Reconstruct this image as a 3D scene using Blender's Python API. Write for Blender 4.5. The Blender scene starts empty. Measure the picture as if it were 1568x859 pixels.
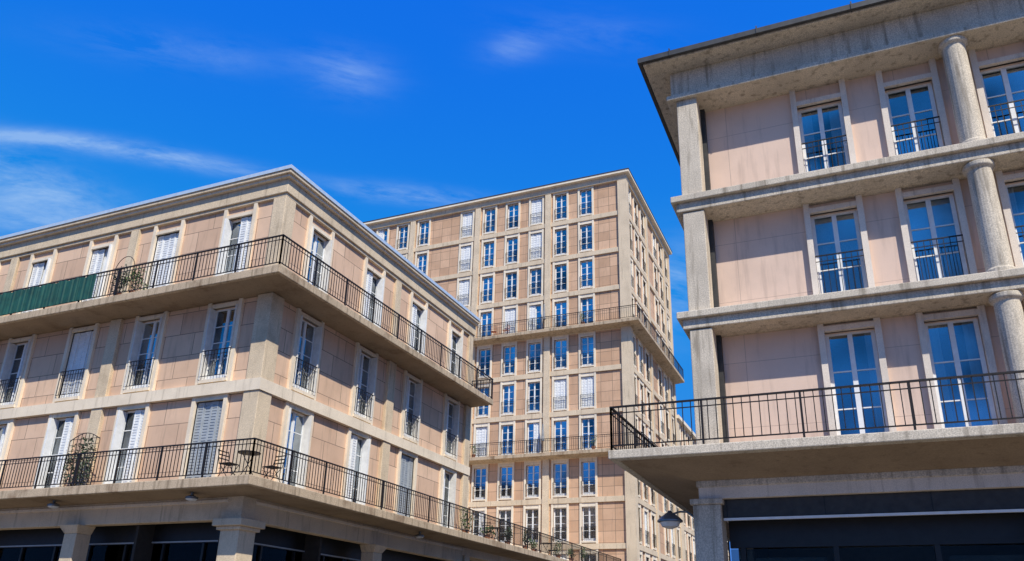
import bpy, bmesh, math, random
from mathutils import Vector, Matrix
H=1.65
sc=bpy.context.scene
sc.view_settings.view_transform='Standard'
sc.view_settings.look='None'
sc.view_settings.exposure=0
R=random.Random(7)

# ------------------------------------------------ materials
def newmat(name):
    m=bpy.data.materials.new(name); m.use_nodes=True
    nt=m.node_tree; nt.nodes.clear()
    out=nt.nodes.new('ShaderNodeOutputMaterial')
    return m,nt,out
def N(nt,t,**kw):
    n=nt.nodes.new(t)
    for k,v in kw.items(): setattr(n,k,v)
    return n
def mixc(nt,fac,a,b,mode='MIX'):
    n=nt.nodes.new('ShaderNodeMix'); n.data_type='RGBA'; n.blend_type=mode
    for sock,v in ((n.inputs[0],fac),(n.inputs[6],a),(n.inputs[7],b)):
        if hasattr(v,'links') or hasattr(v,'is_linked'): nt.links.new(v,sock)
        else: sock.default_value=v if not isinstance(v,tuple) else (*v,1)
    return n.outputs[2]
def ramp(nt,src,p0,p1,c0=0.0,c1=1.0):
    n=nt.nodes.new('ShaderNodeMapRange'); n.inputs[1].default_value=p0; n.inputs[2].default_value=p1
    n.inputs[3].default_value=c0; n.inputs[4].default_value=c1; nt.links.new(src,n.inputs[0]); return n.outputs[0]
def noise(nt,vec,scale,detail=4,rough=.55,sx=(1,1,1),dist=0):
    if sx!=(1,1,1):
        mp=N(nt,'ShaderNodeVectorMath',operation='MULTIPLY'); mp.inputs[1].default_value=sx
        nt.links.new(vec,mp.inputs[0]); vec=mp.outputs[0]
    n=N(nt,'ShaderNodeTexNoise'); n.inputs['Scale'].default_value=scale; n.inputs['Detail'].default_value=detail
    n.inputs['Roughness'].default_value=rough; n.inputs['Distortion'].default_value=dist
    nt.links.new(vec,n.inputs['Vector']); return n.outputs[0]
def concrete(name,c,dark=.6,grain=45,bump=.5,rust=0,streak=.35,patch=.4,s0=.56):
    m,nt,out=newmat(name)
    tc=N(nt,'ShaderNodeTexCoord').outputs['Object']
    b=N(nt,'ShaderNodeBsdfPrincipled'); b.inputs['Roughness'].default_value=.9; b.inputs['Specular IOR Level'].default_value=.2
    g=noise(nt,tc,grain,2,.7); g2=noise(nt,tc,.9,4,.65); st=noise(nt,tc,3,3,.6,(2.2,2.2,.18))
    col=mixc(nt,ramp(nt,g,.36,.64),tuple(x*dark for x in c),tuple(min(1,x*(2-dark)) for x in c))
    col=mixc(nt,ramp(nt,g2,.42,.72,0,patch),col,tuple(x*.55 for x in c))
    col=mixc(nt,ramp(nt,st,s0,s0+.18,0,streak),col,(c[0]*.36,c[1]*.34,c[2]*.32))
    if rust:
        col=mixc(nt,ramp(nt,g2,.56,.68,0,rust),col,(.17,.09,.045))
    nt.links.new(col,b.inputs['Base Color'])
    if bump:
        bp=N(nt,'ShaderNodeBump'); bp.inputs['Strength'].default_value=bump; bp.inputs['Distance'].default_value=.004
        nt.links.new(g,bp.inputs['Height']); nt.links.new(bp.outputs[0],b.inputs['Normal'])
    nt.links.new(b.outputs[0],out.inputs[0]); return m
def panel(name,c1,c2,bw,rh,mort=.008,offs=0.0,mcol=(.2,.16,.13),grain=60,streak=.3):
    m,nt,out=newmat(name)
    tc=N(nt,'ShaderNodeTexCoord').outputs['Object']
    sp=N(nt,'ShaderNodeSeparateXYZ'); nt.links.new(tc,sp.inputs[0])
    ad=N(nt,'ShaderNodeMath',operation='ADD'); nt.links.new(sp.outputs[0],ad.inputs[0]); nt.links.new(sp.outputs[1],ad.inputs[1])
    cb=N(nt,'ShaderNodeCombineXYZ'); nt.links.new(ad.outputs[0],cb.inputs[0]); nt.links.new(sp.outputs[2],cb.inputs[1])
    br=N(nt,'ShaderNodeTexBrick'); br.offset=offs; br.offset_frequency=2; br.squash=1
    br.inputs['Scale'].default_value=1; br.inputs['Mortar Size'].default_value=mort; br.inputs['Mortar Smooth'].default_value=.1
    br.inputs['Brick Width'].default_value=bw; br.inputs['Row Height'].default_value=rh; br.inputs['Bias'].default_value=0
    br.inputs['Color1'].default_value=(*c1,1); br.inputs['Color2'].default_value=(*c2,1); br.inputs['Mortar'].default_value=(*mcol,1)
    nt.links.new(cb.outputs[0],br.inputs['Vector'])
    g=noise(nt,tc,grain,2,.7); g2=noise(nt,tc,.9,4,.6); st=noise(nt,tc,3,3,.6,(2,2,.2))
    col=mixc(nt,ramp(nt,g,.35,.65,0,.22),br.outputs[0],tuple(x*.6 for x in c1))
    col=mixc(nt,ramp(nt,g2,.42,.72,0,.35),col,tuple(x*.66 for x in c2))
    col=mixc(nt,ramp(nt,st,.54,.74,0,streak),col,(.17,.12,.10))
    b=N(nt,'ShaderNodeBsdfPrincipled'); b.inputs['Roughness'].default_value=.9; b.inputs['Specular IOR Level'].default_value=.2
    nt.links.new(col,b.inputs['Base Color'])
    nt.links.new(b.outputs[0],out.inputs[0]); return m
def plain(name,c,rough=.6,metal=0,var=.25,scale=6):
    m,nt,out=newmat(name)
    tc=N(nt,'ShaderNodeTexCoord').outputs['Object']
    b=N(nt,'ShaderNodeBsdfPrincipled'); b.inputs['Roughness'].default_value=rough; b.inputs['Metallic'].default_value=metal
    n=noise(nt,tc,scale,2,.6)
    nt.links.new(mixc(nt,ramp(nt,n,.35,.7),c,tuple(x*(1-var) for x in c)),b.inputs['Base Color'])
    nt.links.new(b.outputs[0],out.inputs[0]); return m
def glassmat(name,lo=.1,hi=.4,tint=(.55,.65,.7),gc=(.85,.93,1)):
    m,nt,out=newmat(name)
    tc=N(nt,'ShaderNodeTexCoord').outputs['Object']
    fr=N(nt,'ShaderNodeFresnel'); fr.inputs[0].default_value=1.5
    v=noise(nt,tc,.55,1,.5)
    a=N(nt,'ShaderNodeMath',operation='ADD'); a.use_clamp=True; nt.links.new(ramp(nt,v,.35,.65,lo,hi),a.inputs[1]); nt.links.new(fr.outputs[0],a.inputs[0])
    t=N(nt,'ShaderNodeBsdfTransparent'); t.inputs[0].default_value=(*tint,1)
    g=N(nt,'ShaderNodeBsdfGlossy'); g.inputs['Roughness'].default_value=.015; g.inputs[0].default_value=(*gc,1)
    n=noise(nt,tc,1.3,1,.5); bp=N(nt,'ShaderNodeBump'); bp.inputs['Strength'].default_value=.25; bp.inputs['Distance'].default_value=.03
    nt.links.new(n,bp.inputs['Height']); nt.links.new(bp.outputs[0],g.inputs['Normal'])
    mx=N(nt,'ShaderNodeMixShader'); nt.links.new(a.outputs[0],mx.inputs[0]); nt.links.new(t.outputs[0],mx.inputs[1]); nt.links.new(g.outputs[0],mx.inputs[2])
    nt.links.new(mx.outputs[0],out.inputs[0]); return m
def leafmat(name,c1,c2):
    m,nt,out=newmat(name)
    tc=N(nt,'ShaderNodeTexCoord').outputs['Object']
    b=N(nt,'ShaderNodeBsdfPrincipled'); b.inputs['Roughness'].default_value=.5
    nt.links.new(mixc(nt,ramp(nt,noise(nt,tc,14,3),.35,.65),c1,c2),b.inputs['Base Color'])
    nt.links.new(b.outputs[0],out.inputs[0]); return m

M={}
M['concA']=concrete('tan_concrete',(.69,.55,.38),rust=.12,dark=.74,grain=60,streak=.5)
M['concA2']=concrete('pale_concrete',(.84,.71,.54),dark=.86,grain=70,bump=0,streak=.45)
M['slabA']=concrete('weathered_slab',(.53,.41,.28),rust=.55,streak=.7,dark=.72,s0=.5)
M['concB']=concrete('tower_concrete',(.72,.58,.41),dark=.82,grain=25,bump=0,streak=.45)
M['concB2']=concrete('tower_pale_concrete',(.86,.75,.59),dark=.9,grain=25,bump=0)
M['concC']=concrete('grey_concrete',(.63,.545,.43),dark=.74,grain=40,bump=.35,streak=.75,patch=.5,s0=.53)
M['concC2']=concrete('pale_trim_concrete',(.78,.68,.57),dark=.88,grain=60,bump=0,streak=.5)
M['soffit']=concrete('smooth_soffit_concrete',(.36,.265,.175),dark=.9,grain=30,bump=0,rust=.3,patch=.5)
M['pinkA']=panel('pink_panels',(.82,.57,.395),(.66,.44,.30),1.25,.74,.010,.5,(.14,.10,.08))
M['pinkB']=panel('tower_pink_panels',(.74,.48,.31),(.56,.35,.22),.86,.75,.014,0,(.16,.12,.09))
M['pinkC']=panel('mauve_render',(.80,.60,.475),(.76,.565,.45),1.94,1.5,.006,0,(.45,.33,.27),streak=.25)
M['white']=plain('white_paint',(.86,.86,.84),.45,0,.12)
M['cream']=plain('cream_paint',(.80,.77,.71),.5,0,.15)
M['greysh']=plain('grey_shutter_paint',(.40,.43,.45),.5,0,.15)
M['rail']=plain('black_iron',(.022,.016,.013),.5,.3,.4,20)
M['flash']=plain('pale_metal_flashing',(.75,.83,.88),.4,.3,.15)
M['zinc']=plain('aged_zinc',(.07,.07,.07),.6,.3,.3)
M['dark']=plain('dark_metal',(.018,.018,.018),.5,.2,.3)
M['darkgrey']=plain('dark_grey_box',(.045,.044,.042),.6,.1,.35)
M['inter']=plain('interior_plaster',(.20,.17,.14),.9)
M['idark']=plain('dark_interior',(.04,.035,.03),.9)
M['curt']=plain('curtain_cloth',(.82,.82,.80),.9,0,.2,3)
M['redcurt']=plain('red_cloth',(.35,.04,.05),.9)
M['glass']=glassmat('window_glass',.05,.42,(.72,.78,.80))
M['glassS']=glassmat('shop_glass',.0,.01,(.6,.62,.62),(.22,.22,.20))
M['roof']=plain('roof_gravel',(.30,.29,.27),.95,0,.3,3)
M['disp']=plain('display_panel',(.42,.44,.41),.7,0,.3,1)

# ------------------------------------------------ builder
class Bld:
    def __init__(s,name,off=None):
        s.name=name; s.g={}
        s.e=bpy.data.objects.new(name,None); sc.collection.objects.link(s.e)
    def geo(s,mat,vs,fs):
        V,F=s.g.setdefault(mat,([],[])); o=len(V); V.extend(vs); F.extend([tuple(i+o for i in f) for f in fs])
    def box(s,mat,x0,x1,y0,y1,z0,z1):
        if x0>x1:x0,x1=x1,x0
        if y0>y1:y0,y1=y1,y0
        if z0>z1:z0,z1=z1,z0
        s.geo(mat,[(x0,y0,z0),(x1,y0,z0),(x1,y1,z0),(x0,y1,z0),(x0,y0,z1),(x1,y0,z1),(x1,y1,z1),(x0,y1,z1)],
          [(0,3,2,1),(4,5,6,7),(0,1,5,4),(1,2,6,5),(2,3,7,6),(3,0,4,7)])
    def bar(s,mat,p,q,r=.008,n=5):
        p=Vector(p);q=Vector(q);d=(q-p).normalized(); a=d.orthogonal().normalized(); b=d.cross(a)
        vs=[];
        for c in (p,q):
            for i in range(n):
                t=2*math.pi*i/n; vs.append(tuple(c+a*math.cos(t)*r+b*math.sin(t)*r))
        fs=[(i,(i+1)%n,n+(i+1)%n,n+i) for i in range(n)]+[tuple(range(n))[::-1],tuple(range(n,2*n))]
        s.geo(mat,vs,fs)
    def lathe(s,mat,cx,cy,prof,n=24):
        vs=[];fs=[]
        for r,z in prof:
            for i in range(n):
                t=2*math.pi*i/n; vs.append((cx+r*math.cos(t),cy+r*math.sin(t),z))
        for k in range(len(prof)-1):
            for i in range(n): fs.append((k*n+i,k*n+(i+1)%n,(k+1)*n+(i+1)%n,(k+1)*n+i))
        fs.append(tuple(range(n))[::-1]); fs.append(tuple(range((len(prof)-1)*n,len(prof)*n)))
        s.geo(mat,vs,fs)
    def sweep(s,mat,path,offs,prof):
        k=len(prof); vs=[];fs=[]
        for (px,py),(ox,oy) in zip(path,offs):
            for d,z in prof: vs.append((px+ox*d,py+oy*d,z))
        for i in range(len(path)-1):
            for j in range(k): fs.append((i*k+j,i*k+(j+1)%k,(i+1)*k+(j+1)%k,(i+1)*k+j))
        fs.append(tuple(range(k))[::-1]); fs.append(tuple(range((len(path)-1)*k,len(path)*k)))
        s.geo(mat,vs,fs)
    def rail(s,x0,y0,x1,y1,z,h=1.0,sp=.13,post=1.6,mat='rail',mid=True):
        L=math.hypot(x1-x0,y1-y0); ux,uy=(x1-x0)/L,(y1-y0)/L; px,py=abs(uy),abs(ux)
        def seg(a,b,hw,z0,z1):
            xa,ya,xb,yb=x0+ux*a,y0+uy*a,x0+ux*b,y0+uy*b
            s.box(mat,min(xa,xb)-px*hw,max(xa,xb)+px*hw,min(ya,yb)-py*hw,max(ya,yb)+py*hw,z0,z1)
        seg(-.02,L+.02,.024,z+h-.035,z+h)
        seg(0,L,.012,z+.09,z+.115)
        if mid: seg(0,L,.010,z+h-.16,z+h-.14)
        n=int(L/sp)
        for i in range(1,n):
            t=L*i/n; seg(t-.0085,t+.0085,.0085,z+.115,z+h-.035)
        n=max(1,round(L/post))
        for i in range(n+1):
            t=L*i/n; seg(t-.02,t+.02,.02,z-.05,z+h-.03)
    def finish(s,bevel={}):
        for mat,(V,F) in s.g.items():
            me=bpy.data.meshes.new(s.name+'_'+mat); me.from_pydata([(x,y,z+H) for x,y,z in V],[],F)
            bm=bmesh.new(); bm.from_mesh(me); bmesh.ops.recalc_face_normals(bm,faces=bm.faces); bm.to_mesh(me); bm.free()
            me.materials.append(M[mat]); o=bpy.data.objects.new(M[mat].name+'_part',me); sc.collection.objects.link(o); o.parent=s.e
            if mat in bevel:
                b=o.modifiers.new('b','BEVEL'); b.width=bevel[mat]; b.segments=2; b.limit_method='ANGLE'; b.angle_limit=.6
class Fac:
    def __init__(s,b,o,u,n): s.b=b;s.o=o;s.u=u;s.n=n
    def pt(s,u,d): return (s.o[0]+s.u[0]*u+s.n[0]*d, s.o[1]+s.u[1]*u+s.n[1]*d)
    def box(s,mat,u0,u1,d0,d1,z0,z1):
        a=s.pt(u0,d0); c=s.pt(u1,d1); s.b.box(mat,a[0],c[0],a[1],c[1],z0,z1)
    def wall(s,mat,u0,u1,z0,z1,ops,th=.3,inset=0):
        cur=u0
        for a,b,c,d in sorted(ops):
            if a>cur: s.box(mat,cur,a,-th-inset,-inset,z0,z1)
            if c>z0: s.box(mat,a,b,-th-inset,-inset,z0,c)
            if d<z1: s.box(mat,a,b,-th-inset,-inset,d,z1)
            cur=b
        if cur<u1: s.box(mat,cur,u1,-th-inset,-inset,z0,z1)

def shutter(f,u0,u1,z0,z1,d,mat,slat=.09):
    f.box(mat,u0,u0+.04,d,d+.03,z0,z1); f.box(mat,u1-.04,u1,d,d+.03,z0,z1)
    f.box(mat,u0+.04,u1-.04,d,d+.03,z0,z0+.08); f.box(mat,u0+.04,u1-.04,d,d+.03,z1-.08,z1)
    f.box(mat,u0+.04,u1-.04,d+.003,d+.01,z0+.08,z1-.08)
    z=z0+.1
    while z<z1-.1-slat*.5:
        f.box(mat,u0+.04,u1-.04,d+.01,d+.024,z,z+slat*.55); z+=slat

def window(f,uc,w,z0,z1,style='glass',jamb='concA2',j=(None,None),jw=.12,proud=.08,rows=3,guard=0,gd=.1,rng=R,slat=.09,fold=True):
    a,b=uc-w/2,uc+w/2
    j0=z0 if j[0] is None else j[0]; j1=z1+.12 if j[1] is None else j[1]
    f.box(jamb,a-jw,a,-.06,proud,j0,j1); f.box(jamb,b,b+jw,-.06,proud,j0,j1)
    f.box(jamb,a,b,-.06,proud-.015,z1,min(z1+.12,j1)); 
    if j0<z0-.02: f.box(jamb,a,b,-.06,proud+.03,z0-.1,z0)
    fm='white'; fd=-.15; t=.045
    f.box(fm,a,a+t,fd-.03,fd+.03,z0,z1); f.box(fm,b-t,b,fd-.03,fd+.03,z0,z1)
    f.box(fm,a+t,b-t,fd-.03,fd+.03,z1-t,z1); f.box(fm,a+t,b-t,fd-.03,fd+.03,z0,z0+.12)
    f.box(fm,uc-.05,uc+.05,fd-.025,fd+.035,z0+.12,z1-t)
    f.box(fm,a+t,a+t+.035,fd-.02,fd+.022,z0+.12,z1-t); f.box(fm,b-t-.035,b-t,fd-.02,fd+.022,z0+.12,z1-t)
    f.box(fm,a+t+.035,uc-.05,fd-.02,fd+.022,z0+.12,z0+.2); f.box(fm,uc+.05,b-t-.035,fd-.02,fd+.022,z0+.12,z0+.2)
    for k in range(1,rows+1):
        zz=z0+.2+(z1-t-z0-.2)*k/(rows+1)
        f.box(fm,a+t+.035,uc-.05,fd-.012,fd+.014,zz-.013,zz+.013); f.box(fm,uc+.05,b-t-.035,fd-.012,fd+.014,zz-.013,zz+.013)
    f.box('glass',a+t,b-t,fd-.006,fd-.001,z0+.12,z1-t)
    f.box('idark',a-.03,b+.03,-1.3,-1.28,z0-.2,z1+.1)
    r=rng.random()
    if style in('glass','curtain','half'):
        if style=='curtain' or r<.15:
            zc=z0 if rng.random()<.5 else z0+rng.uniform(.3,1.3)
            f.box('curt',a+.03,b-.03,-.25,-.24,zc,z1)
        elif r<.65:
            c1=rng.uniform(.12,.34)*w
            n=5
            for side in (0,1):
                if rng.random()<.2: continue
                for k in range(n):
                    x0=a+.03+c1*k/n if side==0 else b-.03-c1*k/n
                    x1=x0+(c1/n if side==0 else -c1/n)
                    f.box('curt',x0,x1,-.26-(k%2)*.025,-.245-(k%2)*.025,z0,z1)
    if style=='red':
        f.box('redcurt',a+.03,a+.36,-.30,-.29,z0,z1); f.box('redcurt',b-.3,b-.03,-.30,-.29,z0,z1)
    if style in('white','grey'):
        mt='white' if style=='white' else 'greysh'
        q=w/4
        for k in range(4): shutter(f,a+q*k+.004,a+q*(k+1)-.004,z0+.02,z1-.02,-.085+(k%2)*.02,mt,slat)
    elif style=='half':
        q=w/4; s0=a if rng.random()<.5 else uc
        for k in range(2): shutter(f,s0+q*k+.004,s0+q*(k+1)-.004,z0+.02,z1-.02,-.07+(k%2)*.02,'white',slat)
        if fold: 
            e=(b if s0==a else a); sg=-1 if s0==a else 1
            for k in range(3): f.box('white',e+sg*(.012+.03*k),e+sg*(.03+.03*k),-.1,.16,z0+.02,z1-.02)
    elif fold:
        for e,sg in((a,1),(b,-1)):
            for k in range(2): f.box('cream',e+sg*(.008+.03*k),e+sg*(.026+.03*k),-.1,.14,z0+.02,z1-.02)
    if guard:
        g='rail'
        f.box(g,a-.02,b+.02,gd-.012,gd+.012,z0+guard-.025,z0+guard)
        f.box(g,a-.02,b+.02,gd-.008,gd+.008,z0+.1,z0+.118)
        f.box(g,a-.02,b+.02,gd-.008,gd+.008,z0+guard-.16,z0+guard-.145)
        n=int(w/.115)
        for k in range(n+1):
            x=a+w*k/n; f.box(g,x-.007,x+.007,gd-.007,gd+.007,z0+.118,z0+guard-.025)

# ================================================= building A (corner block left)
A=Bld('corner_apartment_building')
CX,CY=-15.75,17.4
LX,LY=25.2,13.7
F1,F2,F3=3.75,6.84,9.87
fl=Fac(A,(CX,CY),(-1,0),(0,-1)); fr=Fac(A,(CX,CY),(0,1),(1,0))
def faceA(f,L,bay,nb,st):
    cen=[.2+bay*(k+q) for k in range(nb) for q in(.25,.75)]
    w=1.1
    for lev,(zb,zt,o0,o1) in enumerate(((F1,6.55,F1+.03,6.36),(6.84,9.60,7.02,9.42),(F3,12.98,F3+.03,12.62))):
        f.wall('pinkA',0,L,zb,zt,[(c-w/2,c+w/2,o0,o1) for c in cen])
        for i,c in enumerate(cen):
            s=st[lev][i%len(st[lev])]
            window(f,c,w,o0,o1,s,'concA2',(zb if lev!=1 else o0-.12,zt),jw=.14,proud=.09,rows=3,guard=.95 if lev==1 else 0,gd=.13)
            if lev==0: f.box('concA2',c-w/2-.14,c+w/2+.14,0,.07,6.482,6.549)
    for k in range(nb+1):
        c=.2+bay*k
        if k in(0,): continue
        if c>L-.3: c=L-.28
        f.box('concA',c-.25,c+.25,-.02,.13,F1,6.5); f.box('concA',c-.25,c+.25,-.02,.13,6.86,9.60); f.box('concA',c-.2,c+.2,-.02,.11,F3,12.98)
    for k in range(nb+1):
        c=.2+bay*k
        if c>L-.3: c=L-.28
        if k==0: continue
        f.box('concA',c-.27,c+.27,-.4,.12,-H,2.55)
        vs=[];
        for (h,z) in((.27,2.55),(.42,2.8)):
            for uu,dd in((c-h,.12+(h-.27)),(c+h,.12+(h-.27)),(c+h,-.4),(c-h,-.4)):
                p=f.pt(uu,dd); vs.append((p[0],p[1],z))
        A.geo('concA',vs,[(0,1,5,4),(1,2,6,5),(2,3,7,6),(3,0,4,7),(0,1,2,3),(4,5,6,7)])
    f.box('concA',0.5,L,-.35,-.0,2.8,3.45)
    f.box('concA2',0.5,L,0,.05,3.28,3.36)
    f.box('dark',.3,L,-1.0,-.9,2.3,3.3)
    f.box('greysh',.5,L,-.9,-.87,2.32,2.36)
    f.box('glassS',.3,L,-.96,-.95,-1.2,2.3)
    f.box('darkgrey',.3,L,-1.0,-.88,-H,-1.2)
    u=.5
    while u<L:
        f.box('dark',u-.04,u+.04,-1.0,-.88,-1.2,2.3); u+=1.56
    f.box('dark',.3,L,-.98,-.9,1.35,1.42)
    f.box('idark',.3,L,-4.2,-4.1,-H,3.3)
faceA(fl,LX,6.24,4,[['grey','half','half','glass','half','grey','glass','glass'],
                    ['glass','glass','white','curtain','glass','glass','curtain','glass'],
                    ['half','white','half','half','glass','half','white','glass']])
faceA(fr,LY,6.7,2,[['glass','half','grey','glass'],['glass','glass','glass','curtain'],['glass','half','half','glass']])
A.box('concA',CX-.45,CX+.13,CY-.13,CY+.45,F1,6.5)
A.box('concA',CX-.45,CX+.13,CY-.13,CY+.45,6.86,9.60)
A.box('concA',CX-.40,CX+.11,CY-.11,CY+.40,F3,12.98)
A.box('concA',CX-.55,CX+.12,CY-.12,CY+.55,-H,2.55)
A.box('concA',CX-.72,CX+.3,CY-.3,CY+.72,2.6,2.8)
A.box('concA',CX-.64,CX+.2,CY-.2,CY+.64,2.5,2.6)
A.box('concA',CX-.55,CX+.02,CY-.02,CY+.55,2.8,3.45)
path=[(CX-LX,CY),(CX,CY),(CX,CY+LY)]; offs=[(0,-1),(1,-1),(1,0)]
def band(b,mat,d,z0,z1,path=path,offs=offs,d0=-.2): b.sweep(mat,path,offs,[(d0,z0),(d,z0),(d,z1),(d0,z1)])
band(A,'concA2',.17,6.5,6.86)
band(A,'concA',.10,12.98,13.10)
band(A,'concA',.16,13.10,13.58)
band(A,'concA2',.28,13.58,13.66)
band(A,'concA',.36,13.66,13.84)
A.sweep('flash',path,offs,[(.30,13.84),(.395,13.78),(.405,13.90),(.30,13.91)])
pathU=path
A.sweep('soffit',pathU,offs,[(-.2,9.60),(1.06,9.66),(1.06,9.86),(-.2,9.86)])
A.sweep('slabA',pathU,offs,[(1.06,9.63),(1.20,9.63),(1.20,9.88),(1.06,9.88)])
pathL=[(CX-LX,CY),(CX,CY),(CX,52-.2)]
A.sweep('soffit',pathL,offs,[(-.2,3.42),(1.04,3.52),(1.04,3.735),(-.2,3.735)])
A.sweep('slabA',pathL,offs,[(1.04,3.50),(1.22,3.50),(1.22,3.76),(1.04,3.76)])
for z,ye in((9.88,CY+LY),(3.76,51.7)):
    A.rail(CX-LX,CY-1.13,CX+1.13,CY-1.13,z,1.0,mat='rail')
    A.rail(CX+1.13,CY-1.13,CX+1.13,ye,z,1.0,mat='rail')
A.rail(CX+.1,CY+LY-.03,CX+1.13,CY+LY-.03,9.88,1.0)
A.box('concA',CX-LX,CX-.3,CY+LY-.3,CY+LY-.02,F1,13.6)
A.box('concA',CX-LX,CX-LX+.3,CY+.3,CY+LY-.3,-H,13.6)
A.box('roof',CX-LX+.1,CX-.05,CY+.05,CY+LY-.05,13.5,13.8)
for z in(F1,F2,F3): A.box('inter',CX-LX+.35,CX-.31,CY+.31,CY+LY-.35,z-.22,z-.01)
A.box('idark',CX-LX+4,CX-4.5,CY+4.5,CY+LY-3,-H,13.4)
A.box('concA',CX-LX,CX-.02,CY+LY,51.6,3.1,3.70)
fp=Fac(A,(CX,CY+LY),(0,1),(1,0))
for k in range(4): fp.box('concA',.1+k*6.4,.6+k*6.4,-.5,.05,-H,3.1)
fp.box('glassS',.1,20,-.9,-.89,-H+.4,2.4); fp.box('dark',.1,20,-1,-.86,2.4,3.1); fp.box('idark',0,20,-4,-3.9,-H,3.1)
A.finish({'concA':.02,'slabA':.02})

# ================================================= tower B
def towerface(f,L,floors,styles,base,top,bay=6.24,fh=3.11,seed=1,c='concB',skip=(0,)):
    rg=random.Random(seed)
    nb=int((L+.4)//bay)+1
    cen=[]
    i=0
    while .0+1.04+2.08*i<L-.8:
        cen.append(1.04+2.08*i); i+=1
    w=1.0
    for fi,z in enumerate(floors):
        o0,o1=z+.22,z+2.52
        wc=[x for k,x in enumerate(cen) if k not in skip]
        f.wall('pinkB',0,L,z,z+fh,[(x-w/2,x+w/2,o0,o1) for x in wc])
        for k,x in enumerate(wc):
            r=rg.random()
            s='white' if r<.22 else 'curtain' if r<.36 else 'half' if r<.48 else 'glass'
            if styles and k<10:
                ch=styles[len(floors)-1-fi][k] if len(floors)-1-fi<len(styles) else '?'
                s={'g':'glass','w':'white','c':'curtain','h':'half','r':'red'}.get(ch,s)
            window(f,x,w,o0,o1,s,'concB2',(z+.05,z+2.80),jw=.15,proud=.08,rows=3,guard=.95,gd=.11,rng=rg,slat=.2,fold=False)
            f.box('concB2',x-w/2,x+w/2,-.02,.05,o1+.12,z+2.80)
        f.box(c,0,L,-.02,.12,z-.31,z+.05)
    for k in range(nb+1):
        x=bay*k
        if x>L-.2: x=L-.24
        if k==0: x=.24
        f.box(c,x-.24,x+.24,-.02,.19,base,top)
TX,TY=-13.75,52.0
TLX,TLY=37.4,14.8
B=Bld('residential_tower')
tf=Fac(B,(TX,TY),(-1,0),(0,-1)); ts=Fac(B,(TX,TY),(0,1),(1,0))
flo=[21.3+3.11*k for k in range(-7,4)]
towerface(tf,TLX,flo,['ggwggwggh?','ggwgcwgww?','ggcrrwgg??','gghwcwc???','ccgggggg??','wwggghgg??','gghgwgg???','gcgggg????','gggchg????'],-H,33.5,seed=3,skip=(0,7))
towerface(ts,TLY,flo,None,-H,33.5,seed=5,skip=(3,))
tp=[(TX-TLX,TY),(TX,TY),(TX,TY+TLY)]
B.box('concB',TX-.5,TX+.2,TY-.2,TY+.5,-H,33.5)
B.sweep('concB',tp,offs,[(-.2,33.3),(.22,33.3),(.22,33.75),(-.2,33.75)])
B.sweep('concB2',tp,offs,[(-.2,33.75),(.5,33.75),(.5,33.95),(-.2,33.95)])
B.sweep('zinc',tp,offs,[(-.2,33.95),(.53,33.93),(.53,34.0),(-.2,34.02)])
for z in(21.3,11.97):
    B.sweep('slabA',tp,offs,[(-.1,z-.30),(1.0,z-.2),(1.0,z+.03),(-.1,z+.03)])
    B.rail(TX-TLX,TY-.93,TX+.93,TY-.93,z+.03,1.0,.16,2.0)
    B.rail(TX+.93,TY-.93,TX+.93,TY+TLY,z+.03,1.0,.16,2.0)
B.box('concB',TX-TLX,TX-.3,TY+TLY-.3,TY+TLY-.02,-H,33.7)
B.box('concB',TX-TLX,TX-TLX+.3,TY+.3,TY+TLY-.3,-H,33.7)
B.box('roof',TX-TLX+.1,TX-.05,TY+.05,TY+TLY-.05,33.4,33.7)
B.box('concB2',TX-20,TX-15,TY+6,TY+11,33.7,35.2)
for z in flo: B.box('inter',TX-TLX+.35,TX-.31,TY+.31,TY+TLY-.35,z-.22,z-.02)
B.finish()

def block(name,x0,x1,y0,y1,floors,top,seed):
    b=Bld(name)
    f1=Fac(b,(x1,y0),(-1,0),(0,-1)); f2=Fac(b,(x1,y0),(0,1),(1,0))
    towerface(f1,x1-x0,floors,None,-H,top,seed=seed,skip=()); towerface(f2,y1-y0,floors,None,-H,top,seed=seed+1,skip=())
    pp=[(x0,y0),(x1,y0),(x1,y1)]
    b.box('concB',x1-.5,x1+.2,y0-.2,y0+.5,-H,top)
    b.sweep('concB2',pp,offs,[(-.2,top),(.4,top),(.4,top+.3),(-.2,top+.3)])
    b.box('concB',x0,x1-.3,y1-.3,y1-.02,-H,top); b.box('concB',x0,x0+.3,y0+.3,y1-.3,-H,top); b.box('roof',x0,x1-.05,y0+.05,y1,top-.1,top+.2)
    b.finish()
block('apartment_wing',-34,-13.75,67.0,92,[2.64+3.11*k for k in range(5)],17.9,11)
block('distant_apartment_block',-10.5,40,118,132,[2.64+3.11*k for k in range(8)],27.2,21)

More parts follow.
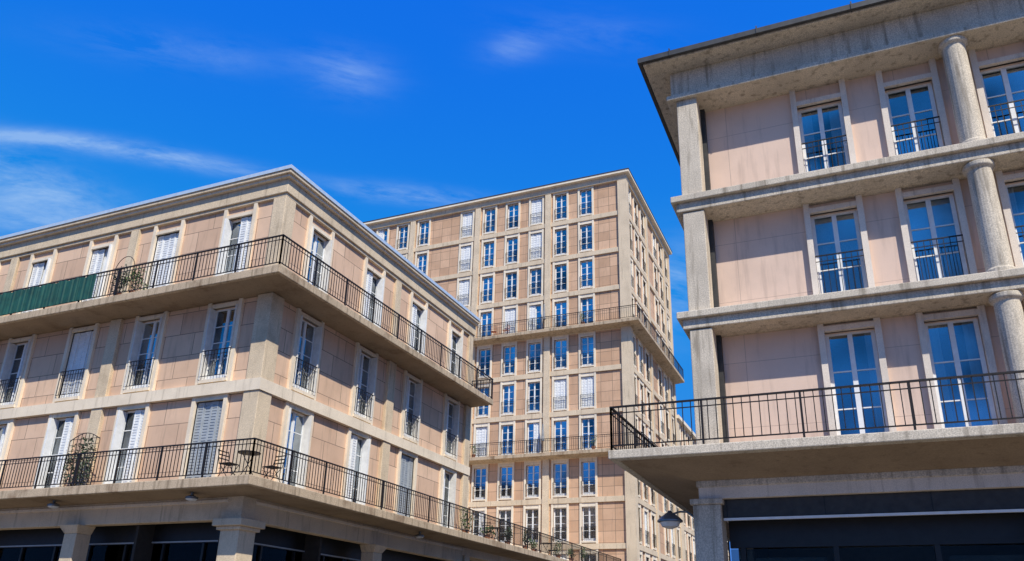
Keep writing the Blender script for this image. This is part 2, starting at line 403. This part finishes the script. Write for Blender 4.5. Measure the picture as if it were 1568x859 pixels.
# ================================================= building C (right)
C=Bld('balcony_apartment_building')
WX,WY=-2.42,17.45
LCX,LCY=24.0,13.0
cf=Fac(C,(WX,WY),(1,0),(0,-1)); cs=Fac(C,(WX,WY),(0,1),(-1,0))
cp=[(WX+LCX,WY),(WX,WY),(WX,WY+LCY)]; co=[(0,-1),(-1,-1),(-1,0)]
S0,S1,S2=3.55,6.93,9.92
colx=[3.17+5.82*k for k in range(4)]
wins=[.27+1.94*k for k in range(11)]
for lev,(zb,zt,o0,o1) in enumerate(((S0,6.51,S0+.05,6.33),(S1,9.50,S1+.08,9.26),(S2,12.7,S2+.08,12.22))):
    ul=[x-WX for x in wins]
    cf.wall('pinkC',0,LCX,zb,zt,[(u-.5,u+.5,o0,o1) for u in ul])
    for i,u in enumerate(ul):
        window(cf,u,1.0,o0,o1,['glass','glass','curtain','glass','glass'][(i+lev*2)%5] if i!=0 or lev!=1 else 'curtain','concC2',(zb,zt),jw=.13,proud=.12,rows=2,guard=1.15 if lev else 0,gd=.09,fold=False)
    ul=[1.9+3.0*k for k in range(4)]
    cs.wall('pinkC',.301,LCY,zb,zt,[(u-.5,u+.5,o0,o1) for u in ul])
    for u in ul: window(cs,u,1.0,o0,o1,'glass','concC2',(zb,zt),jw=.13,proud=.12,rows=2,guard=1.1 if lev else 0,gd=.09,fold=False)
for top in(S1,S2):
    C.sweep('concC',cp,co,[(-.2,top-.42),(.74,top-.40),(.74,top-.17),(-.2,top-.17)])
    C.sweep('concC',cp,co,[(-.2,top-.17),(.85,top-.17),(.85,top-.01),(.80,top+.0),(-.2,top+.0)])
C.sweep('concC',cp,co,[(-.2,12.70),(.82,12.70),(.82,12.83),(-.2,12.83)])
C.sweep('concC',cp,co,[(-.2,12.83),(.72,12.83),(.72,13.57),(-.2,13.57)])
C.sweep('concC',cp,co,[(-.2,13.57),(1.28,13.57),(1.28,13.68),(-.2,13.68)])
C.sweep('zinc',cp,co,[(-.2,13.68),(1.28,13.68),(1.30,13.60),(1.39,13.60),(1.39,13.74),(1.32,13.78),(-.2,14.0)])
x=-3.0
while x<WX+LCX: 
    C.box('zinc',x-.015,x+.015,WY-1.405,WY-1.2,13.59,13.80); x+=2.1
for z0,z1 in((S0,6.51),(S1,9.50),(S2,12.70)):
    C.box('concC',-3.02,-2.52,16.75,17.25,z0,z1)
    C.box('darkgrey',-2.56,-2.421,17.30,17.44,z0,z1)
    for x in colx:
        C.lathe('concC',x,16.97,[(.30,z0),(.30,z0+.10),(.25,z0+.13),(.235,z1-.16),(.30,z1-.1),(.30,z1)],28)
    for k in range(1,3): C.box('concC',-3.02,-2.52,17.0+6*k,17.5+6*k,z0,z1)
# balcony
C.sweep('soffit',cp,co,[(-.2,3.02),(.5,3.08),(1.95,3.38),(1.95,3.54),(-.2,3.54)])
C.sweep('concC',cp,co,[(1.95,3.36),(2.13,3.38),(2.13,3.56),(1.95,3.56)])
C.rail(-4.49,15.38,WX+LCX,15.38,3.56,.93,.165,1.9)
C.rail(-4.49,15.38,-4.49,WY+LCY,3.56,.93,.165,1.9)
# ground floor
C.sweep('concC2',cp,co,[(-.2,2.74),(.62,2.74),(.62,3.10),(-.2,3.10)])
C.sweep('concC',cp,co,[(-.2,2.98),(.66,2.98),(.66,3.12),(-.2,3.12)])
C.box('concC',-3.17,-2.60,16.79,17.36,-H,2.62); C.box('concC',-3.22,-2.55,16.74,17.41,2.62,2.74)
for x in colx: C.box('concC',x-.28,x+.28,16.95,17.5,-H,2.2)
C.box('darkgrey',-2.58,WX+LCX,16.98,17.40,2.36,2.735)
xx=-2.5
while xx<WX+LCX: C.box('dark',xx-.008,xx+.008,16.972,16.98,2.36,2.73); xx+=1.9
C.box('white',-2.58,WX+LCX,16.94,17.0,2.30,2.35)
C.box('dark',-2.56,WX+LCX,17.45,17.6,1.80,2.36)
C.box('glassS',-2.56,WX+LCX,17.52,17.53,-1.2,1.78)
C.box('darkgrey',-2.56,WX+LCX,17.45,17.6,-H,-1.2)
for k in range(12):
    x=-2.3+1.94*k*.93; C.box('dark',x-.05,x+.05,17.46,17.58,-1.2,2.0)
    if k%3!=1: C.box('disp',x+.2,x+1.6,17.75,17.78,-1.1,1.62)
C.box('greysh',-2.5,WX+LCX,20.5,20.6,-H,3.0)
C.box('concC',WX,WX+.3,17.6,WY+LCY,-H,3.0)
C.box('pinkC',WX+.3,WX+LCX,WY+LCY-.3,WY+LCY-.02,-H,13.6); C.box('pinkC',WX+LCX-.3,WX+LCX-.02,WY+.3,WY+LCY-.3,-H,13.6)
C.box('roof',WX+.05,WX+LCX,WY+.05,WY+LCY,13.45,13.9)
for z in(S0,S1,S2): C.box('inter',WX+.31,WX+LCX-.35,WY+.31,WY+LCY-.35,z-.25,z-.02)
C.finish({'concC':.018})

# ================================================= ground
def sheet(name,x0,x1,y0,y1,z,mat):
    me=bpy.data.meshes.new(name); me.from_pydata([(x0,y0,z),(x1,y0,z),(x1,y1,z),(x0,y1,z)],[],[(0,1,2,3)])
    me.materials.append(mat); o=bpy.data.objects.new(name,me); sc.collection.objects.link(o); return o
asph=plain('asphalt',(.055,.052,.05),.9,0,.3,1.5)
grd=plain('ground_paving',(.12,.10,.075),.95,0,.3,.2)
sheet('ground',-1500,1500,-1500,1500,-.004,grd)
sheet('road',-13.2,-5.2,-60,200,0.0,asph)
sheet('road',-200,200,2,10,0.004,asph)
M['pave']=concrete('pavement_concrete',(.24,.20,.15),dark=.8,grain=20,bump=0)
pv=Bld('pavement')
pv.box('pave',-60,-13.2,10,200,-H,-H+.13)
pv.box('pave',-5.2,60,10,200,-H,-H+.13)
pv.box('pave',-5.2,60,-40,2,-H,-H+.13)
pv.finish()
mk=Bld('road_marking')
for k in range(14):
    if 0<k*10-50+3<14: continue
    mk.box('white',-9.27,-9.13,k*10-50,k*10-47,-H+.008,-H+.010)
for k in range(8): mk.box('white',-12.8+k*1.0,-12.3+k*1.0,11,14,-H+.008,-H+.010)
mk.finish()

# ================================================= props
def chair(name,x,y,z,ang,mat='rail'):
    b=Bld(name); c,s=math.cos(ang),math.sin(ang)
    def P(u,v,w): return (x+u*c-v*s,y+u*s+v*c,z+w)
    for sx in(-.2,.2):
        b.bar(mat,P(sx,-.2,0),P(sx,.18,.45),.011); b.bar(mat,P(sx,.22,0),P(sx,-.16,.47),.011); b.bar(mat,P(sx,-.16,.45),P(sx,-.26,.86),.011)
    for k in range(6): b.bar(mat,P(-.2,-.17+k*.07,.455),P(.2,-.17+k*.07,.455),.016)
    for k in range(3): b.bar(mat,P(-.2,-.19-k*.03,.6+k*.11),P(.2,-.19-k*.03,.6+k*.11),.018)
    b.bar(mat,P(-.2,.1,.2),P(.2,.1,.2),.009); b.finish()
def table(name,x,y,z,mat='rail'):
    b=Bld(name)
    b.lathe(mat,x,y,[(.30,z+.70),(.31,z+.71),(.31,z+.725),(.30,z+.73)],24)
    for k in range(3):
        t=2*math.pi*k/3+.4
        b.bar(mat,(x+.24*math.cos(t),y+.24*math.sin(t),z),(x-.18*math.cos(t),y-.18*math.sin(t),z+.70),.012)
    b.finish()
M['leaf']=leafmat('leaf_green',(.05,.11,.02),(.09,.15,.04))
M['leafd']=leafmat('leaf_dark',(.02,.035,.015),(.05,.08,.03))
M['terra']=plain('terracotta',(.35,.15,.08),.8)
M['screen']=plain('green_cloth',(.008,.085,.065),.7,0,.45,2.5)
M['orange']=plain('orange_cloth',(.55,.18,.08),.8)
M['parasolc']=plain('grey_canvas',(.30,.30,.30),.8)
def leaves(b,mat,c,r,n,size=.05,rg=R):
    for _ in range(n):
        while True:
            p=Vector((rg.uniform(-1,1),rg.uniform(-1,1),rg.uniform(-1,1)))
            if p.length<1: break
        p=Vector((p.x*r[0],p.y*r[1],p.z*r[2]))+Vector(c)
        a=Vector((rg.gauss(0,1),rg.gauss(0,1),rg.gauss(0,1))).normalized(); t=a.orthogonal().normalized(); s=size*rg.uniform(.6,1.3)
        b.geo(mat,[tuple(p-a*s),tuple(p+t*s*.45),tuple(p+a*s),tuple(p-t*s*.45)],[(0,1,2,3)])
def potplant(x,y,z,h=.6,r=.25,n=160,mat='leaf',ps=.14):
    b=Bld('potted_plant')
    b.lathe('terra',x,y,[(ps*.7,z),(ps,z+.25),(ps*1.1,z+.25),(ps*1.1,z+.28),(ps*.9,z+.28)],14)
    for k in range(6):
        t=k*1.1; b.bar('leafd',(x,y,z+.25),(x+r*.6*math.cos(t),y+r*.6*math.sin(t),z+.28+h*R.uniform(.6,.9)),.006,4)
    for k in range(4):
        leaves(b,mat,(x+R.uniform(-r,r)*.5,y+R.uniform(-r,r)*.5,z+.3+h*(.25+.18*k)),(r*R.uniform(.5,1),r*R.uniform(.5,1),h*.28),n//4)
    b.finish()
z1=3.76; z3=9.88
table('bistro_table',-15.15,16.72,z1)
chair('folding_chair',-15.85,16.75,z1,-1.57); chair('folding_chair',-14.95,17.5,z1,3.0)
potplant(-20.9,16.7,z3,.8,.35,260,'leaf'); potplant(-21.5,16.6,z3,.7,.3,160,'leafd')
b=Bld('garden_arch')
pts=[(-21.3+.45*math.cos(t),16.5,z3+1.0+.55*math.sin(t)) for t in [math.pi*k/14 for k in range(15)]]
for p,q in zip(pts,pts[1:]): b.bar('rail',p,q,.012)
b.bar('rail',(-20.85,16.5,z3),(-20.85,16.5,z3+1.0),.012); b.bar('rail',(-21.75,16.5,z3),(-21.75,16.5,z3+1.0),.012)
leaves(b,'leafd',(-21.4,16.5,z3+.9),(.4,.12,.4),120,.04); b.finish()
b=Bld('balcony_windscreen')
vs=[];fs=[];n=240
for i in range(n+1):
    x=-22.2-9.6*i/n; y=CY-1.17-.018*math.sin(i*.9)-.01*math.sin(i*2.3)
    vs+=[(x,y,z3+.08),(x,y-.005,z3+.93+.02*math.sin(i*.35))]
fs=[(2*i,2*i+2,2*i+3,2*i+1) for i in range(n)]
b.geo('screen',vs,fs); b.finish()
b=Bld('ivy_trellis')
x0,x1=-22.4,-21.1; yy=16.75
for k in range(9):
    x=x0+(x1-x0)*k/8; hh=1.55+.22*math.sin(math.pi*k/8); b.bar('rail',(x,yy,z1),(x,yy,z1+hh),.01,4)
for k in range(9): b.bar('rail',(x0,yy,z1+.15+k*.18),(x1,yy,z1+.15+k*.18),.009,4)
pp=[(x0+(x1-x0)*k/12,yy,z1+1.55+.22*math.sin(math.pi*k/12)) for k in range(13)]
for p,q in zip(pp,pp[1:]): b.bar('rail',p,q,.014,4)
leaves(b,'leafd',(-21.75,yy,z1+.8),(.68,.09,.85),620,.05); b.finish()
for (y,h) in((30.2,.8),(32.0,.4),(34.4,.6),(36.4,.7),(38,.5),(41.2,.7),(43,.5),(45.5,.8)): potplant(-14.95-R.uniform(0,.3),y,z1,h,.3,150,R.choice(['leaf','leafd']))
table('bistro_table',-15.2,33.2,z1); chair('folding_chair',-15.2,34.1,z1,3.1); chair('folding_chair',-15.2,32.4,z1,0)
table('bistro_table',-15.2,39.6,z1); chair('folding_chair',-15.2,40.5,z1,3.1)
for i,(x,z) in enumerate(((-24.2,21.3),(-23.2,21.3))): chair('balcony_chair',x,51.4,z+.03,.4+i,'orange')
def parasol(x,y,z):
    b=Bld('closed_parasol'); b.bar('rail',(x,y,z),(x,y,z+2.3),.02,6)
    b.lathe('rail',x,y,[(.22,z),(.22,z+.06),(.05,z+.1)],14)
    b.lathe('parasolc',x,y,[(.10,z+.95),(.13,z+1.0),(.09,z+1.6),(.05,z+2.1),(.02,z+2.25)],10); b.finish()
parasol(-20.1,51.5,21.33); parasol(-20.1,51.5,12.0)
for x,z in((-17,21.33),(-27,21.33),(-30,12.0),(-25.5,12.0),(-16.3,12.0)): potplant(x,51.4,z,.7,.3,90)

b=Bld('wall_lantern')
M['lampg']=plain('lamp_grey_metal',(.25,.27,.28),.35,.6); M['lampw']=plain('lamp_diffuser',(.75,.76,.74),.3)
bx,by,bz=-3.19,17.05,2.5
b.box('lampg',-3.20,-3.165,by-.06,by+.06,bz-.22,bz+.12)
pts=[(-3.2,by,bz-.1),(-3.35,by,bz+.02),(-3.5,by,bz+.03),(-3.68,by,bz-.02)]
for p,q in zip(pts,pts[1:]): b.bar('lampg',p,q,.022,8)
b.lathe('lampg',-3.72,by,[(.03,bz+.06),(.06,bz+.02),(.20,bz-.08),(.27,bz-.15),(.27,bz-.18),(.24,bz-.19)],24)
b.lathe('lampw',-3.72,by,[(.22,bz-.19),(.17,bz-.28),(.06,bz-.32)],20)
b.finish()
for (x,y,z) in((-17.0,16.75,3.46),(-15.1,26.2,3.46),(-22.5,16.75,3.46)):
    b=Bld('soffit_lamp'); b.box('lampg',x-.03,x+.03,y-.03,y+.03,z-.06,z+.03)
    b.lathe('lampg',x,y,[(.05,z-.05),(.17,z-.10),(.18,z-.16)],20); b.lathe('lampw',x,y,[(.16,z-.16),(.12,z-.20),(.03,z-.22)],16); b.finish()

# ================================================= light, sky
EL=math.radians(47); AZ=math.radians(134)
sv=Vector((math.sin(AZ)*math.cos(EL),math.cos(AZ)*math.cos(EL),math.sin(EL)))
ld=bpy.data.lights.new('sun','SUN'); ld.energy=5; ld.angle=math.radians(.5); ld.color=(1,.95,.84)
lo=bpy.data.objects.new('sun',ld); sc.collection.objects.link(lo); lo.rotation_euler=(-sv).to_track_quat('-Z','Y').to_euler()

# camera
Xc=Vector((2934,373,1208)).normalized(); Yc=Vector((556,-463,-1208)).normalized()
Zc=Xc.cross(Yc).normalized(); Yc=Zc.cross(Xc).normalized()
cam=bpy.data.cameras.new('camera'); co_=bpy.data.objects.new('camera',cam); sc.collection.objects.link(co_)
m3=Matrix((Xc,Yc,Zc)); m=m3.to_4x4(); m.translation=Vector((0,0,H)); co_.matrix_world=m
cam.sensor_fit='HORIZONTAL'; cam.sensor_width=36; cam.lens=1208/1568*36; cam.shift_y=92.5/1568; cam.clip_end=5000; cam.clip_start=.1
sc.camera=co_
def pdir(px,py): return (m3@Vector((px-784,522-py,-1208))).normalized()

w=bpy.data.worlds.new('World'); sc.world=w; w.use_nodes=True; nt=w.node_tree; nt.nodes.clear()
out=N(nt,'ShaderNodeOutputWorld'); bg=N(nt,'ShaderNodeBackground'); nt.links.new(bg.outputs[0],out.inputs[0])
sky=N(nt,'ShaderNodeTexSky'); sky.sky_type='NISHITA'; sky.sun_disc=False; sky.sun_elevation=EL; sky.sun_rotation=AZ
sky.air_density=1.0; sky.dust_density=.4; sky.ozone_density=3.0
hs=N(nt,'ShaderNodeHueSaturation'); hs.inputs['Saturation'].default_value=1.3; nt.links.new(sky.outputs[0],hs.inputs['Color'])
skt=mixc(nt,1.0,hs.outputs[0],(.2,1.17,2.35),'MULTIPLY')
mn=N(nt,'ShaderNodeVectorMath',operation='MINIMUM'); nt.links.new(skt,mn.inputs[0]); mn.inputs[1].default_value=(.55,1.75,5.3); skt=mn.outputs[0]
tc=N(nt,'ShaderNodeTexCoord').outputs['Generated']
E1=(pdir(380,255)-pdir(60,205)).normalized(); 
def dot(vec,v):
    n=N(nt,'ShaderNodeVectorMath',operation='DOT_PRODUCT'); nt.links.new(vec,n.inputs[0]); n.inputs[1].default_value=v; return n.outputs['Value']
def mth(op,a,b=None,clamp=False):
    n=N(nt,'ShaderNodeMath',operation=op); n.use_clamp=clamp
    for i,v in enumerate((a,b)):
        if v is None: continue
        if isinstance(v,(int,float)): n.inputs[i].default_value=v
        else: nt.links.new(v,n.inputs[i])
    return n.outputs[0]
C0=pdir(300,200); E1=(E1-C0*E1.dot(C0)).normalized(); E2=C0.cross(E1)
cb=N(nt,'ShaderNodeCombineXYZ'); nt.links.new(mth('MULTIPLY',dot(tc,E1),1.0),cb.inputs[0]); nt.links.new(mth('MULTIPLY',dot(tc,E2),3.6),cb.inputs[1])
n1=noise(nt,cb.outputs[0],7,7,.66,dist=.3)
tex=ramp(nt,n1,.36,.72)
tot=None
for px,py,dx,dy,hl,hw,s in((240,238,1,.16,130,11,.9),(50,212,1,.06,90,9,.7),(30,275,1,.35,110,32,.75),(530,112,1,.12,55,30,.4),(280,78,1,.12,120,22,.22),(630,299,1,.09,110,13,.7),
       (790,72,1,-.2,45,20,.3),(900,50,1,.1,110,26,.15),(1040,440,.3,1,60,60,.6),(60,335,1,.1,170,22,.6)):
    c=pdir(px,py); l=math.hypot(dx,dy); e=(pdir(px+dx/l*20,py+dy/l*20)-c); e=(e-c*e.dot(c)).normalized(); f_=c.cross(e)
    u=mth('MULTIPLY',dot(tc,e),1208/hl); v=mth('MULTIPLY',dot(tc,f_),1208/hw)
    r=mth('ADD',mth('MULTIPLY',u,u),mth('MULTIPLY',v,v))
    g=mth('MULTIPLY',mth('POWER',2.718,mth('MULTIPLY',r,-1.0)),s)
    g=mth('MULTIPLY',g,mth('GREATER_THAN',dot(tc,c),0))
    tot=g if tot is None else mth('ADD',tot,g)
al=mth('MULTIPLY',tot,tex); al=mth('MINIMUM',al,.5)
STR=.15
skyc=mixc(nt,al,skt,(3.2,4.5,6.2))
nt.links.new(skyc,bg.inputs[0]); bg.inputs[1].default_value=STR
